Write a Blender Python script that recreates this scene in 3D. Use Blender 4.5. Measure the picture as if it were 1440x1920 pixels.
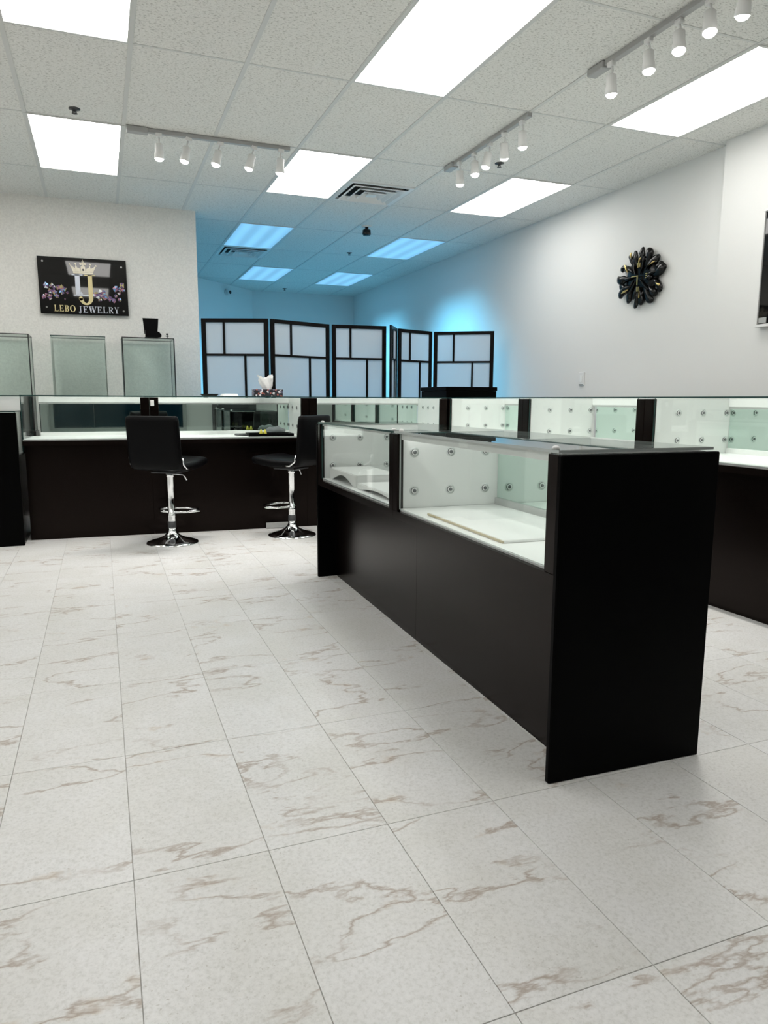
import bpy, bmesh, math, random
from mathutils import Vector, Matrix
random.seed(7)
S = bpy.context.scene
COL = S.collection
for o in list(bpy.data.objects): bpy.data.objects.remove(o)
PI = math.pi

# ------------------------------------------------------------------ camera
CAM_H = 1.075
YAW, PITCH, ROLL, FPX = 0.371275750, 0.153965175, 0.00447136732, 1351.95
def cam_axes():
    f = Vector((math.sin(YAW)*math.cos(PITCH), math.cos(YAW)*math.cos(PITCH), -math.sin(PITCH)))
    r = Vector((math.cos(YAW), -math.sin(YAW), 0)); u = r.cross(f)
    return r*math.cos(ROLL)+u*math.sin(ROLL), u*math.cos(ROLL)-r*math.sin(ROLL), f
_r, _u, _f = cam_axes()
cd = bpy.data.cameras.new('camera'); cam = bpy.data.objects.new('camera', cd); COL.objects.link(cam)
M = Matrix((_r, _u, -_f)).transposed().to_4x4(); M.translation = (0, 0, CAM_H)
cam.matrix_world = M
cd.sensor_fit = 'HORIZONTAL'; cd.sensor_width = 36; cd.lens = 36*FPX/1440
cd.clip_start = 0.02; cd.clip_end = 100
S.camera = cam

# ------------------------------------------------------------------ world, exposure
w = bpy.data.worlds.new('world'); S.world = w; w.use_nodes = True
w.node_tree.nodes['Background'].inputs[0].default_value = (0.01, 0.012, 0.02, 1)
w.node_tree.nodes['Background'].inputs[1].default_value = 0.3
S.view_settings.view_transform = 'Standard'; S.view_settings.look = 'None'
S.view_settings.gamma = 1; S.view_settings.use_curve_mapping = False
S.view_settings.exposure = 0.17
PANEL_L = 6.0            # radiance of a white troffer
FILL_L = 9.0              # radiance of the glow strip added to brighten the island cases
SPOT_W = 31.0            # watts of each track spot
SPOT_L = 14.0            # radiance of a spot lens
BLUE_PANEL = .86         # radiance of a blue troffer seen flat on
BLUE_W = 44.0            # watts of the lamp in each blue troffer

# ------------------------------------------------------------------ materials
def new_mat(name):
    m = bpy.data.materials.new(name); m.use_nodes = True
    return m, m.node_tree.nodes, m.node_tree.links, m.node_tree.nodes['Principled BSDF']
def pmat(name, col, rough=0.5, metal=0.0, spec=0.5):
    m, n, l, b = new_mat(name)
    b.inputs['Base Color'].default_value = (*col, 1); b.inputs['Roughness'].default_value = rough
    b.inputs['Metallic'].default_value = metal; b.inputs['Specular IOR Level'].default_value = spec
    return m
def emat(name, col, s):
    m, n, l, b = new_mat(name)
    b.inputs['Base Color'].default_value = (.3, .3, .3, 1)
    b.inputs['Emission Color'].default_value = (*col, 1); b.inputs['Emission Strength'].default_value = s
    return m
def noise(n, l, vec, scale, detail=2, rough=.5, dist=0):
    t = n.new('ShaderNodeTexNoise'); t.inputs['Scale'].default_value = scale
    t.inputs['Detail'].default_value = detail; t.inputs['Roughness'].default_value = rough
    t.inputs['Distortion'].default_value = dist
    if vec: l.new(vec, t.inputs['Vector'])
    return t
def ramp(n, l, src, stops):
    r = n.new('ShaderNodeValToRGB'); e = r.color_ramp.elements
    while len(e) < len(stops): e.new(0.5)
    for q, (p, c) in zip(e, stops):
        q.position = p; q.color = (*c, 1) if not isinstance(c, float) else (c, c, c, 1)
    l.new(src, r.inputs[0]); return r
def mathn(n, l, op, a, b=None):
    t = n.new('ShaderNodeMath'); t.operation = op
    for k, v in enumerate((a, b)):
        if v is None: continue
        if isinstance(v, (int, float)): t.inputs[k].default_value = v
        else: l.new(v, t.inputs[k])
    return t.outputs[0]
def mixc(n, l, fac, a, b):
    t = n.new('ShaderNodeMix'); t.data_type = 'RGBA'
    if isinstance(fac, (int, float)): t.inputs[0].default_value = fac
    else: l.new(fac, t.inputs[0])
    for k, v in ((6, a), (7, b)):
        if isinstance(v, tuple): t.inputs[k].default_value = (*v, 1)
        else: l.new(v, t.inputs[k])
    return t.outputs[2]
def bump(n, l, b, h, strength, dist=.002):
    t = n.new('ShaderNodeBump'); t.inputs['Strength'].default_value = strength; t.inputs['Distance'].default_value = dist
    l.new(h, t.inputs['Height']); l.new(t.outputs[0], b.inputs['Normal'])

def floor_material():
    m, n, l, b = new_mat('vinyl_stone_tile')
    g = n.new('ShaderNodeNewGeometry'); oi = n.new('ShaderNodeObjectInfo')
    va = n.new('ShaderNodeVectorMath'); va.operation = 'MULTIPLY_ADD'
    l.new(oi.outputs['Random'], va.inputs[0]); va.inputs[1].default_value = (9.3, 5.1, 7.7)
    l.new(g.outputs['Position'], va.inputs[2]); P = va.outputs[0]
    rot = n.new('ShaderNodeMapping'); rot.inputs['Rotation'].default_value = (0, 0, .62); rot.inputs['Scale'].default_value = (.62, 1.75, 1)
    l.new(P, rot.inputs['Vector'])
    # wandering veins: the zero crossing of a warped noise, broken by a mask
    n1 = noise(n, l, rot.outputs[0], 2.0, 7, .56, .15)
    d = mathn(n, l, 'ABSOLUTE', mathn(n, l, 'SUBTRACT', n1.outputs[0], .5))
    msk = noise(n, l, P, 3.6, 3, .6)
    mk = ramp(n, l, msk.outputs[0], [(.41, 0.), (.55, 1.)])
    thin = ramp(n, l, d, [(0., 1.), (.0045, .6), (.013, 0.)])
    wide = ramp(n, l, d, [(0., 1.), (.035, 0.)])
    patch = noise(n, l, P, 7.5, 4, .6)
    pm = ramp(n, l, patch.outputs[0], [(.60, 0.), (.70, 1.)])
    fine = noise(n, l, P, 105, 5, .75)
    big = noise(n, l, P, 2.6, 4, .6)
    c0 = ramp(n, l, fine.outputs[0], [(.32, (.61, .61, .59)), (.50, (.735, .735, .73)), (.68, (.785, .785, .78))])
    c1 = ramp(n, l, big.outputs[0], [(.35, (.93, .925, .90)), (.6, (1., 1., 1.))])
    mul = n.new('ShaderNodeMix'); mul.data_type = 'RGBA'; mul.blend_type = 'MULTIPLY'; mul.inputs[0].default_value = 1
    l.new(c0.outputs[0], mul.inputs[6]); l.new(c1.outputs[0], mul.inputs[7])
    speck = noise(n, l, P, 130, 2, .5)
    sm = ramp(n, l, speck.outputs[0], [(.64, 0.), (.74, .6)])
    spz = noise(n, l, P, 5, 2); spm = ramp(n, l, spz.outputs[0], [(.5, 0.), (.62, 1.)])
    c = mixc(n, l, mathn(n, l, 'MULTIPLY', sm.outputs[0], spm.outputs[0]), mul.outputs[2], (.42, .40, .36))
    c = mixc(n, l, mathn(n, l, 'MULTIPLY', mathn(n, l, 'MULTIPLY', wide.outputs[0], pm.outputs[0]), .75), c, (.57, .49, .40))
    c = mixc(n, l, mathn(n, l, 'MULTIPLY', mathn(n, l, 'MULTIPLY', thin.outputs[0], mk.outputs[0]), .85), c, (.36, .29, .235))
    l.new(c, b.inputs['Base Color']); b.inputs['Roughness'].default_value = .36
    bump(n, l, b, fine.outputs[0], .22, .001)
    return m
def ceiling_material():
    m, n, l, b = new_mat('fissured_ceiling_tile')
    g = n.new('ShaderNodeNewGeometry')
    mp = n.new('ShaderNodeMapping'); mp.inputs['Scale'].default_value = (1, 2.1, 1); mp.inputs['Rotation'].default_value = (0, 0, .25)
    l.new(g.outputs['Position'], mp.inputs['Vector'])
    n1 = noise(n, l, mp.outputs[0], 62, 2, .5, .5)
    pit = ramp(n, l, n1.outputs[0], [(.57, 0.), (.63, 1.)])
    n2 = noise(n, l, g.outputs['Position'], 180, 2)
    base = ramp(n, l, n2.outputs[0], [(.3, (.76, .75, .715)), (.7, (.87, .86, .825))])
    c = mixc(n, l, mathn(n, l, 'MULTIPLY', pit.outputs[0], .60), base.outputs[0], (.40, .385, .35))
    l.new(c, b.inputs['Base Color']); b.inputs['Roughness'].default_value = .95
    h = mathn(n, l, 'MULTIPLY', pit.outputs[0], -1.0)
    bump(n, l, b, h, .5, .003)
    return m
def wall_material(name, col, scale, strength, dist=.003, vary=.0):
    m, n, l, b = new_mat(name)
    g = n.new('ShaderNodeNewGeometry')
    t = noise(n, l, g.outputs['Position'], scale, 3, .6)
    if vary:
        r = ramp(n, l, t.outputs[0], [(.35, tuple(c*(1-vary) for c in col)), (.62, col)])
        l.new(r.outputs[0], b.inputs['Base Color'])
    else: b.inputs['Base Color'].default_value = (*col, 1)
    b.inputs['Roughness'].default_value = .8
    bump(n, l, b, t.outputs[0], strength, dist)
    return m
def wood_material():
    m, n, l, b = new_mat('espresso_laminate')
    t = n.new('ShaderNodeTexCoord'); mp = n.new('ShaderNodeMapping'); mp.inputs['Scale'].default_value = (30, 30, 2.2)
    l.new(t.outputs['Object'], mp.inputs['Vector'])
    k = noise(n, l, mp.outputs[0], 3, 4, .6)
    r = ramp(n, l, k.outputs[0], [(.3, (.0022, .0014, .0012)), (.7, (.0042, .0026, .0022))])
    l.new(r.outputs[0], b.inputs['Base Color']); b.inputs['Roughness'].default_value = .24
    b.inputs['Specular IOR Level'].default_value = .15; b.inputs['Specular Tint'].default_value = (1, .80, .72, 1)
    return m
def glass_material(name, tint, refl=1.0):
    m, n, l, b = new_mat(name); n.remove(b)
    out = [x for x in n if x.type == 'OUTPUT_MATERIAL'][0]
    t = n.new('ShaderNodeBsdfTransparent'); t.inputs[0].default_value = (*tint, 1)
    gl = n.new('ShaderNodeBsdfGlossy'); gl.inputs['Roughness'].default_value = 0.01
    lw = n.new('ShaderNodeLayerWeight'); lw.inputs[0].default_value = .5      # Schlick reflectance, the same from both sides of the pane
    fr = mathn(n, l, 'ADD', mathn(n, l, 'MULTIPLY', mathn(n, l, 'POWER', lw.outputs['Facing'], 5), .9), .035)
    mx = n.new('ShaderNodeMixShader')
    l.new(mathn(n, l, 'MULTIPLY', fr, refl), mx.inputs[0]); l.new(t.outputs[0], mx.inputs[1]); l.new(gl.outputs[0], mx.inputs[2])
    l.new(mx.outputs[0], out.inputs[0]); return m
def paper_material():
    m, n, l, b = new_mat('screen_paper'); n.remove(b)
    out = [x for x in n if x.type == 'OUTPUT_MATERIAL'][0]
    d = n.new('ShaderNodeBsdfDiffuse'); d.inputs[0].default_value = (.80, .82, .84, 1)
    t = n.new('ShaderNodeBsdfTranslucent'); t.inputs[0].default_value = (.80, .82, .84, 1)
    mx = n.new('ShaderNodeMixShader'); mx.inputs[0].default_value = .56
    l.new(d.outputs[0], mx.inputs[1]); l.new(t.outputs[0], mx.inputs[2]); l.new(mx.outputs[0], out.inputs[0])
    return m
def pattern_material():
    m, n, l, b = new_mat('tissue_box_print')
    t = n.new('ShaderNodeTexCoord')
    k = n.new('ShaderNodeTexVoronoi'); k.inputs['Scale'].default_value = 62; l.new(t.outputs['Object'], k.inputs['Vector'])
    sp = n.new('ShaderNodeSeparateColor'); l.new(k.outputs['Color'], sp.inputs[0])
    r = ramp(n, l, sp.outputs[0], [(.0, (.012, .012, .016)), (.42, (.035, .035, .05)), (.60, (.62, .61, .63)), (.76, (.10, .10, .16)), (.91, (.40, .12, .09))])
    r.color_ramp.interpolation = 'CONSTANT'
    l.new(r.outputs[0], b.inputs['Base Color']); b.inputs['Roughness'].default_value = .4
    return m

FLOOR = floor_material(); CEIL = ceiling_material(); WOOD = wood_material()
JOINT = pmat('tile_joint', (.56, .545, .52), .8)
GRID = pmat('grid_white', (.66, .66, .64), .45)
WALL = wall_material('painted_wall', (.80, .80, .785), 260, .06)
TEXWALL = wall_material('textured_wallpaper', (.86, .845, .805), 75, .55, .004, .10)
BLACK = pmat('black_panel', (.0013, .0013, .0013), .34, 0, .035)
WHITE = pmat('white_laminate', (.86, .865, .85), .35)
PLASTIC = pmat('white_plastic', (.80, .80, .79), .4)
ALU = pmat('aluminium', (.62, .63, .62), .35, .7)
MIRROR = pmat('green_mirror', (.70, .83, .775), .015, 1)
GLASS = glass_material('clear_glass', (.975, .99, .985))
TOPGLASS = glass_material('top_glass', (.955, .985, .975), 1.15)
TINT = glass_material('tinted_glass', (.968, .994, .985), .45)
LEDGE = pmat('pale_glass_edge', (.42, .46, .45), .25)
EDGE = pmat('glass_edge', (.012, .045, .042), .2)
DARKEDGE = pmat('black_edge', (.01, .012, .012), .4)
TRACKM = pmat('track_grey', (.40, .40, .395), .4)
CHROME = pmat('chrome', (.86, .87, .88), .07, 1)
LEATHER = pmat('black_leatherette', (.0016, .0016, .002), .40, 0, .09)
SCREENWOOD = pmat('black_lacquer', (.0025, .002, .002), .4, 0, .12)
PAPER = paper_material()
DARK = pmat('dark_void', (.006, .006, .006), .8)
GREY = pmat('dark_grey', (.05, .052, .055), .45)
GREYL = pmat('light_grey', (.42, .43, .42), .5)
GOLD = pmat('gold', (.78, .60, .24), .3, .85)
GOLDP = pmat('gold_print', (.72, .62, .33), .35, .2)
SILVERP = pmat('silver_print', (.62, .66, .74), .3, .3)
PANEL = emat('troffer_diffuser', (1.0, .982, .945), PANEL_L)
BLUEP = emat('blue_troffer_diffuser', (.19, .50, .80), BLUE_PANEL)
_n, _l = BLUEP.node_tree.nodes, BLUEP.node_tree.links          # the tubes show through the diffuser as soft bands
_t = _n.new('ShaderNodeTexCoord'); _s = _n.new('ShaderNodeSeparateXYZ'); _l.new(_t.outputs['Object'], _s.inputs[0])
_w = mathn(_n, _l, 'COSINE', mathn(_n, _l, 'MULTIPLY', _s.outputs[0], 2*PI/.20))
_l.new(mathn(_n, _l, 'MULTIPLY', mathn(_n, _l, 'ADD', mathn(_n, _l, 'MULTIPLY', _w, .16), 1.0), BLUE_PANEL), _n['Principled BSDF'].inputs['Emission Strength'])
FILL_GLOW = emat('fill_glow_strip', (1, .99, .97), FILL_L)  # added fill glow for the island case interiors
SPOTM = emat('spot_lens', (1, .985, .94), SPOT_L)
GLOSSBLACK = pmat('gloss_black_acrylic', (.0025, .0025, .003), .03, 0, .55)
GLOSSCLOCK = pmat('gloss_black_resin', (.0025, .0025, .0025), .20, 0, .35)

# ------------------------------------------------------------------ mesh helpers
class MB:
    def __init__(s): s.b = bmesh.new()
    def box(s, x0, x1, y0, y1, z0, z1, mi=0, bev=0, sides=None, axis=None):
        vs = [s.b.verts.new(p) for p in ((x0,y0,z0),(x1,y0,z0),(x1,y1,z0),(x0,y1,z0),(x0,y0,z1),(x1,y0,z1),(x1,y1,z1),(x0,y1,z1))]
        fs = []
        for k, q in enumerate(((3,2,1,0),(4,5,6,7),(0,1,5,4),(2,3,7,6),(1,2,6,5),(3,0,4,7))):
            f = s.b.faces.new([vs[i] for i in q]); f.material_index = mi; fs.append(f)
            if sides is not None:               # faces other than the two broad ones
                if k//2 != {'z':0,'y':1,'x':2}[axis]: f.material_index = sides
        if bev:
            ed = list({e for f in fs for e in f.edges})
            bmesh.ops.bevel(s.b, geom=ed, offset=bev, segments=1, affect='EDGES', profile=.5, clamp_overlap=True)
        return s
    def lathe(s, prof, segs=24, mis=None, mat=None, cap=True, mi=0):
        rings = []
        for r, z in prof:
            if r < 1e-6: rings.append([s.b.verts.new((mat @ Vector((0,0,z))) if mat else (0,0,z))])
            else:
                rg = []
                for k in range(segs):
                    a = 2*PI*k/segs; p = Vector((r*math.cos(a), r*math.sin(a), z))
                    rg.append(s.b.verts.new(mat @ p if mat else p))
                rings.append(rg)
        for i in range(len(rings)-1):
            A, B = rings[i], rings[i+1]; q = mis[i] if mis else mi
            for k in range(segs):
                k2 = (k+1) % segs
                if len(A) == 1 and len(B) == 1: continue
                if len(A) == 1: f = s.b.faces.new((A[0], B[k2], B[k]))
                elif len(B) == 1: f = s.b.faces.new((A[k], A[k2], B[0]))
                else: f = s.b.faces.new((A[k], A[k2], B[k2], B[k]))
                f.material_index = q; f.smooth = True
        if cap:
            for rg, rev in ((rings[0], True), (rings[-1], False)):
                if len(rg) > 1: f = s.b.faces.new(list(reversed(rg)) if rev else rg); f.material_index = mis[-1] if mis else mi
        return s
    def cyl(s, p, q, r, segs=16, mi=0, r2=None):
        p, q = Vector(p), Vector(q); d = q-p
        m = Matrix.Translation(p) @ d.to_track_quat('Z', 'Y').to_matrix().to_4x4()
        return s.lathe([(r, 0), (r if r2 is None else r2, d.length)], segs, mat=m, mi=mi)
    def tube(s, pts, r, segs=10, closed=False, mi=0):
        pts = [Vector(p) for p in pts]; n = len(pts); rings = []
        for i, p in enumerate(pts):
            a = pts[i-1] if (i or closed) else p; c = pts[(i+1) % n] if (i < n-1 or closed) else p
            t = (c-a).normalized(); up = Vector((0,0,1)) if abs(t.z) < .95 else Vector((1,0,0))
            x = t.cross(up).normalized(); y = x.cross(t)
            rings.append([s.b.verts.new(p + r*(math.cos(2*PI*k/segs)*x + math.sin(2*PI*k/segs)*y)) for k in range(segs)])
        for i in range(n if closed else n-1):
            A, B = rings[i], rings[(i+1) % n]
            for k in range(segs):
                f = s.b.faces.new((A[k], A[(k+1)%segs], B[(k+1)%segs], B[k])); f.smooth = True; f.material_index = mi
        if not closed:
            s.b.faces.new(list(reversed(rings[0]))); s.b.faces.new(rings[-1])
        return s
    def prism(s, pts, y0, y1, mi=0):            # polygon in local x,z extruded along y (y0 is the front)
        a = [s.b.verts.new((p[0], y0, p[1])) for p in pts]; c = [s.b.verts.new((p[0], y1, p[1])) for p in pts]
        s.b.faces.new(a).material_index = mi; s.b.faces.new(list(reversed(c))).material_index = mi
        for i in range(len(pts)):
            j = (i+1) % len(pts)
            s.b.faces.new((a[j], a[i], c[i], c[j])).material_index = mi
        return s
    def xform(s, m): bmesh.ops.transform(s.b, matrix=m, verts=s.b.verts); return s
    def build(s, name, mats, parent=None, smooth=False):
        bmesh.ops.recalc_face_normals(s.b, faces=s.b.faces)
        me = bpy.data.meshes.new(name); s.b.to_mesh(me); s.b.free()
        for m in (mats if isinstance(mats, (list, tuple)) else [mats]): me.materials.append(m)
        if smooth:
            for p in me.polygons: p.use_smooth = True
        return link(name, me, parent)
def link(name, me, parent=None):
    o = bpy.data.objects.new(name, me); COL.objects.link(o)
    if parent: o.parent = parent
    return o
def box(name, dims, mat, parent=None, bev=0, sides=None, axis=None):
    return MB().box(*dims, bev=bev, sides=sides, axis=axis).build(name, mat, parent)
def tag(o, label=None, cat=None, group=None, kind=None):
    if label: o['label'] = label
    if cat: o['category'] = cat
    if group: o['group'] = group
    if kind: o['kind'] = kind
    return o
def thing(name, label, cat, loc=(0,0,0), rz=0, group=None):
    o = bpy.data.objects.new(name, None); COL.objects.link(o); o.empty_display_size = .1
    o.location = loc; o.rotation_euler = (0, 0, rz)
    return tag(o, label, cat, group)
def struct(o, label=None): return tag(o, label, None, None, 'structure')

# ------------------------------------------------------------------ room shell
CZ = 2.92
WX, WY0, WYB = 4.355, -3.4, 12.75
fl = struct(box('floor', (-2.6, 4.5, -3.5, 13.0, -.08, -.003), JOINT), 'pale stone-look vinyl tile floor with brown veins')
TX, TY, X0, Y0 = .308, .6175, .0145, .967
def tile_bm():
    return MB().box(.0008, TX-.0008, .0008, TY-.0008, -.003, 0, bev=.0006)
tme = tile_bm().build('tile', FLOOR, fl); tme.location = (X0, Y0, 0)
first = True
near = set()
for k in range(-4, 14):
    for m in range(-1, 12):
        near.add((k, m))
        if k == 0 and m == 0: continue
        o = tme.copy(); o.location = (X0+k*TX, Y0+m*TY, 0); COL.objects.link(o)
rest = MB()
for k in range(-8, 15):
    for m in range(-7, 20):
        if (k, m) in near: continue
        x, y = X0+k*TX, Y0+m*TY
        rest.box(max(x+.0012, -2.58), min(x+TX-.0012, 4.48), y+.0012, y+TY-.0012, -.003, 0) if x+TX > -2.55 and x < 4.45 else None
tag(rest.build('distant_tiles', FLOOR, fl), kind='stuff')

ce = struct(box('ceiling', (-2.6, 4.5, -3.5, 13.0, CZ+.03, CZ+.10), DARK), 'suspended ceiling of pale fissured tiles in a white grid')
GX, GY, GW, GL = -.367, 4.323, .61, 1.22
lights = {}
for i in (-3, 0, 3, 6):
    for j in (-3, -1, 1):
        if (i, j) not in ((6, -3),): lights[(i, j)] = 'white'
for c in ((3,3), (6,3), (4,5), (6,5)): lights[c] = 'blue'
vents = {(4, 1): 6.15, (3, 4): 9.205}
def ctile(x0, x1, y0, y1):
    return MB().box(x0, x1, y0, y1, CZ, CZ+.02).build('ceiling_tile', CEIL, ce)
full = None
for i in range(-4, 8):
    for j in range(-7, 7):
        if (i, j) in lights: continue
        x0, x1 = GX+i*GW+.006, GX+(i+1)*GW-.006; y0, y1 = GY+j*GL+.003, GY+(j+1)*GL-.003
        cx0, cx1, cy0, cy1 = max(x0, -2.5), min(x1, WX+.04), max(y0, WY0), min(y1, WYB+.2)
        if cx1-cx0 < .03 or cy1-cy0 < .03: continue
        if (i, j) in vents:
            v = vents[(i, j)]
            if v-y0 > .1: ctile(cx0, cx1, cy0, v-.006)
            if y1-(v+.61) > .1: ctile(cx0, cx1, v+.616, cy1)
            continue
        if (cx0, cx1, cy0, cy1) == (x0, x1, y0, y1):
            if full is None:
                full = MB().box(.006, GW-.006, .003, GL-.003, CZ, CZ+.02).build('ceiling_tile', CEIL, ce)
                full.location = (GX+i*GW, GY+j*GL, 0)
            else:
                o = full.copy(); o.location = (GX+i*GW, GY+j*GL, 0); COL.objects.link(o)
        else: ctile(cx0, cx1, cy0, cy1)
for i in range(-3, 9):
    x = GX+i*GW
    if x > WX: continue
    box('grid_bar', (x-.0125, x+.0125, WY0, WYB+.2, CZ-.004, CZ+.006), GRID, ce)
for j in range(-6, 8):
    y = GY+j*GL
    if y > WYB: continue
    box('grid_bar', (-2.5, WX+.04, y-.008, y+.008, CZ-.002, CZ+.006), GRID, ce)
for (i, j), v in vents.items():
    for yy in (v-.0, v+.61):
        if abs((yy-GY)/GL-round((yy-GY)/GL)) > .05:
            box('grid_bar', (GX+i*GW, GX+(i+1)*GW, yy-.008, yy+.008, CZ-.002, CZ+.006), GRID, ce)

struct(box('wall_right', (WX, WX+.12, 4.1, WYB+.1, 0, CZ+.03), WALL), 'white painted right wall carrying the black clock')
struct(box('wall_right_near', (WX-.082, WX+.12, -3.5, 4.25, 0, CZ+.03), WALL), 'white thicker stretch of right wall beside the dark screen')
struct(box('wall_back', (2.50, WX+.12, WYB, WYB+.12, 0, CZ+.03), WALL), 'white far wall lit blue above the folding screens')
b = MB()
d45 = Vector((1, 1, 0)).normalized(); n45 = Vector((-1, 1, 0)).normalized()
P = Vector((2.56, 12.79, 0)); Q = P-d45*4.6
vs = []
for z in (0, CZ+.03):
    for p in (Q, P, P+n45*.12, Q+n45*.12): vs.append(b.b.verts.new((p.x, p.y, z)))
for q in ((3,2,1,0),(4,5,6,7),(0,1,5,4),(1,2,6,5),(2,3,7,6),(3,0,4,7)): b.b.faces.new([vs[i] for i in q])
struct(b.build('wall_back_angled', WALL), 'angled far left wall lit blue')
struct(box('wall_back_left', (-.82, -.70, 7.80, 9.7, 0, CZ+.03), WALL))
struct(box('wall_left_partition', (-2.6, .973, 7.70, 7.82, 0, CZ+.03), TEXWALL), 'textured off-white partition wall behind the black shop sign')
struct(box('wall_left', (-2.62, -2.5, -3.5, 7.82, 0, CZ+.03), WALL))
fw = struct(box('wall_front', (-2.62, WX+.12, -3.5, WY0, 0, CZ+.03), WALL))
w1 = struct(box('window_1', (-1.9, .7, WY0-.005, WY0+.03, .45, 2.35), pmat('night_window', (.006, .028, .045), .08)))
box('window_frame', (-1.96, -1.88, WY0, WY0+.06, .40, 2.40), GREYL, w1); box('window_frame', (.68, .76, WY0, WY0+.06, .40, 2.40), GREYL, w1)
box('window_frame', (-1.88, .68, WY0, WY0+.06, 2.33, 2.40), GREYL, w1); box('window_frame', (-1.88, .68, WY0, WY0+.06, .40, .47), GREYL, w1)
d1 = struct(box('door_1', (1.3, 2.25, WY0-.005, WY0+.05, .0, 2.10), GREY))
MB().tube([(1.42, WY0+.05, .95), (1.42, WY0+.10, .95), (1.42, WY0+.10, 1.25), (1.42, WY0+.05, 1.25)], .012).build('door_handle', CHROME, d1)

struct(box('added_dark_sheet', (-.70, WX, 7.9, WYB, -.003, .006), pmat('bounce_absorber', (.045, .048, .055), .95)), 'unseen dark sheet added behind the folding screens to darken the ceiling')  # unseen dark floor sheet, added to cut bounce onto the blue ceiling

# ------------------------------------------------------------------ ceiling lights
NAMES = {(0,-1): 'white ceiling light panel cut by the top left corner of the photo',
 (3,-1): 'large white ceiling light panel at the top centre of the photo',
 (6,-1): 'white ceiling light panel nearest the thicker right wall',
 (0,1): 'white ceiling light panel left of the front track light, above the sign wall',
 (3,1): 'white ceiling light panel between the left track light and the air vent',
 (6,1): 'white ceiling light panel above the black clock wall, in front of the blue ones',
 (3,3): 'blue-lit ceiling light panel beside the far air vent',
 (6,3): 'blue-lit ceiling light panel nearest the right wall, in the front blue pair',
 (4,5): 'small blue-lit ceiling light panel, back left one over the screens',
 (6,5): 'small blue-lit ceiling light panel, back right one near the far corner'}
def panel_mesh(mat):
    a = MB().box(-.288, .288, -.593, .593, CZ-.001, CZ+.012).build('diffuser', mat)
    f = MB()
    for s in (-1, 1):
        f.box(s*.300-.0125, s*.300+.0125, -.605, .605, CZ-.006, CZ+.012); f.box(-.2875, .2875, s*.600-.008, s*.600+.008, CZ-.006, CZ+.012)
    g = f.build('frame', GRID); r = (a.data, g.data)
    bpy.data.objects.remove(a); bpy.data.objects.remove(g); return r
pm = {'white': panel_mesh(PANEL), 'blue': panel_mesh(BLUEP)}
for (i, j), kind in lights.items():
    t = thing('ceiling_light', NAMES.get((i, j), 'white ceiling light panel outside the photo, behind or left of the camera'), 'ceiling light',
              (GX+(i+.5)*GW, GY+(j+.5)*GL, 0), 0, 'recessed ceiling light panels' if kind == 'white' else 'blue ceiling light panels')
    if (i, j) not in NAMES: t['group'] = 'ceiling light panels out of view'
    link('diffuser', pm[kind][0], t); link('frame', pm[kind][1], t)
    if kind == 'blue':
        ld = bpy.data.lights.new('blue_lamp', 'AREA'); ld.shape = 'RECTANGLE'; ld.size = .56; ld.size_y = 1.15
        ld.energy = BLUE_W; ld.color = (.15, .64, 1.0); ld.spread = math.radians(104)
        lo = link('blue_lamp', ld, t); lo.location = (0, 0, CZ-.012)

def vent(label, x, y):
    t = thing('air_vent', label, 'air vent', (x+.305, y+.305, CZ))
    box('backing', (-.29, .29, -.29, .29, .012, .02), DARK, t)
    f = MB()
    for s in (-1, 1):
        f.box(s*.282-.018, s*.282+.018, -.30, .30, -.008, .012); f.box(-.264, .264, s*.282-.018, s*.282+.018, -.008, .012)
    f.build('frame', PLASTIC, t)
    for s0, s1, z0, z1 in ((.250, .205, -.020, .010), (.180, .135, -.024, .010), (.110, .065, -.026, .010)):
        m = MB(); b = m.b
        def loop(s, z): return [b.verts.new((a*s, c*s, z)) for a, c in ((-1,-1),(1,-1),(1,1),(-1,1))]
        A, B, C, D = loop(s0, z0), loop(s1, z1), loop(s1-.012, z1), loop(s0-.012, z0-.004)
        for U, V in ((A, B), (B, C), (C, D), (D, A)):
            for k in range(4): b.faces.new((U[k], U[(k+1)%4], V[(k+1)%4], V[k]))
        m.build('louver', PLASTIC, t)
    MB().box(-.045, .045, -.045, .045, -.024, -.012, bev=.004).build('centre_plate', PLASTIC, t)
vent('square white louvred air vent between the two rows of white ceiling lights', GX+4*GW, 6.15)
vent('square louvred air vent in the blue ceiling beside a blue light', GX+3*GW, 9.205)

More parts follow.
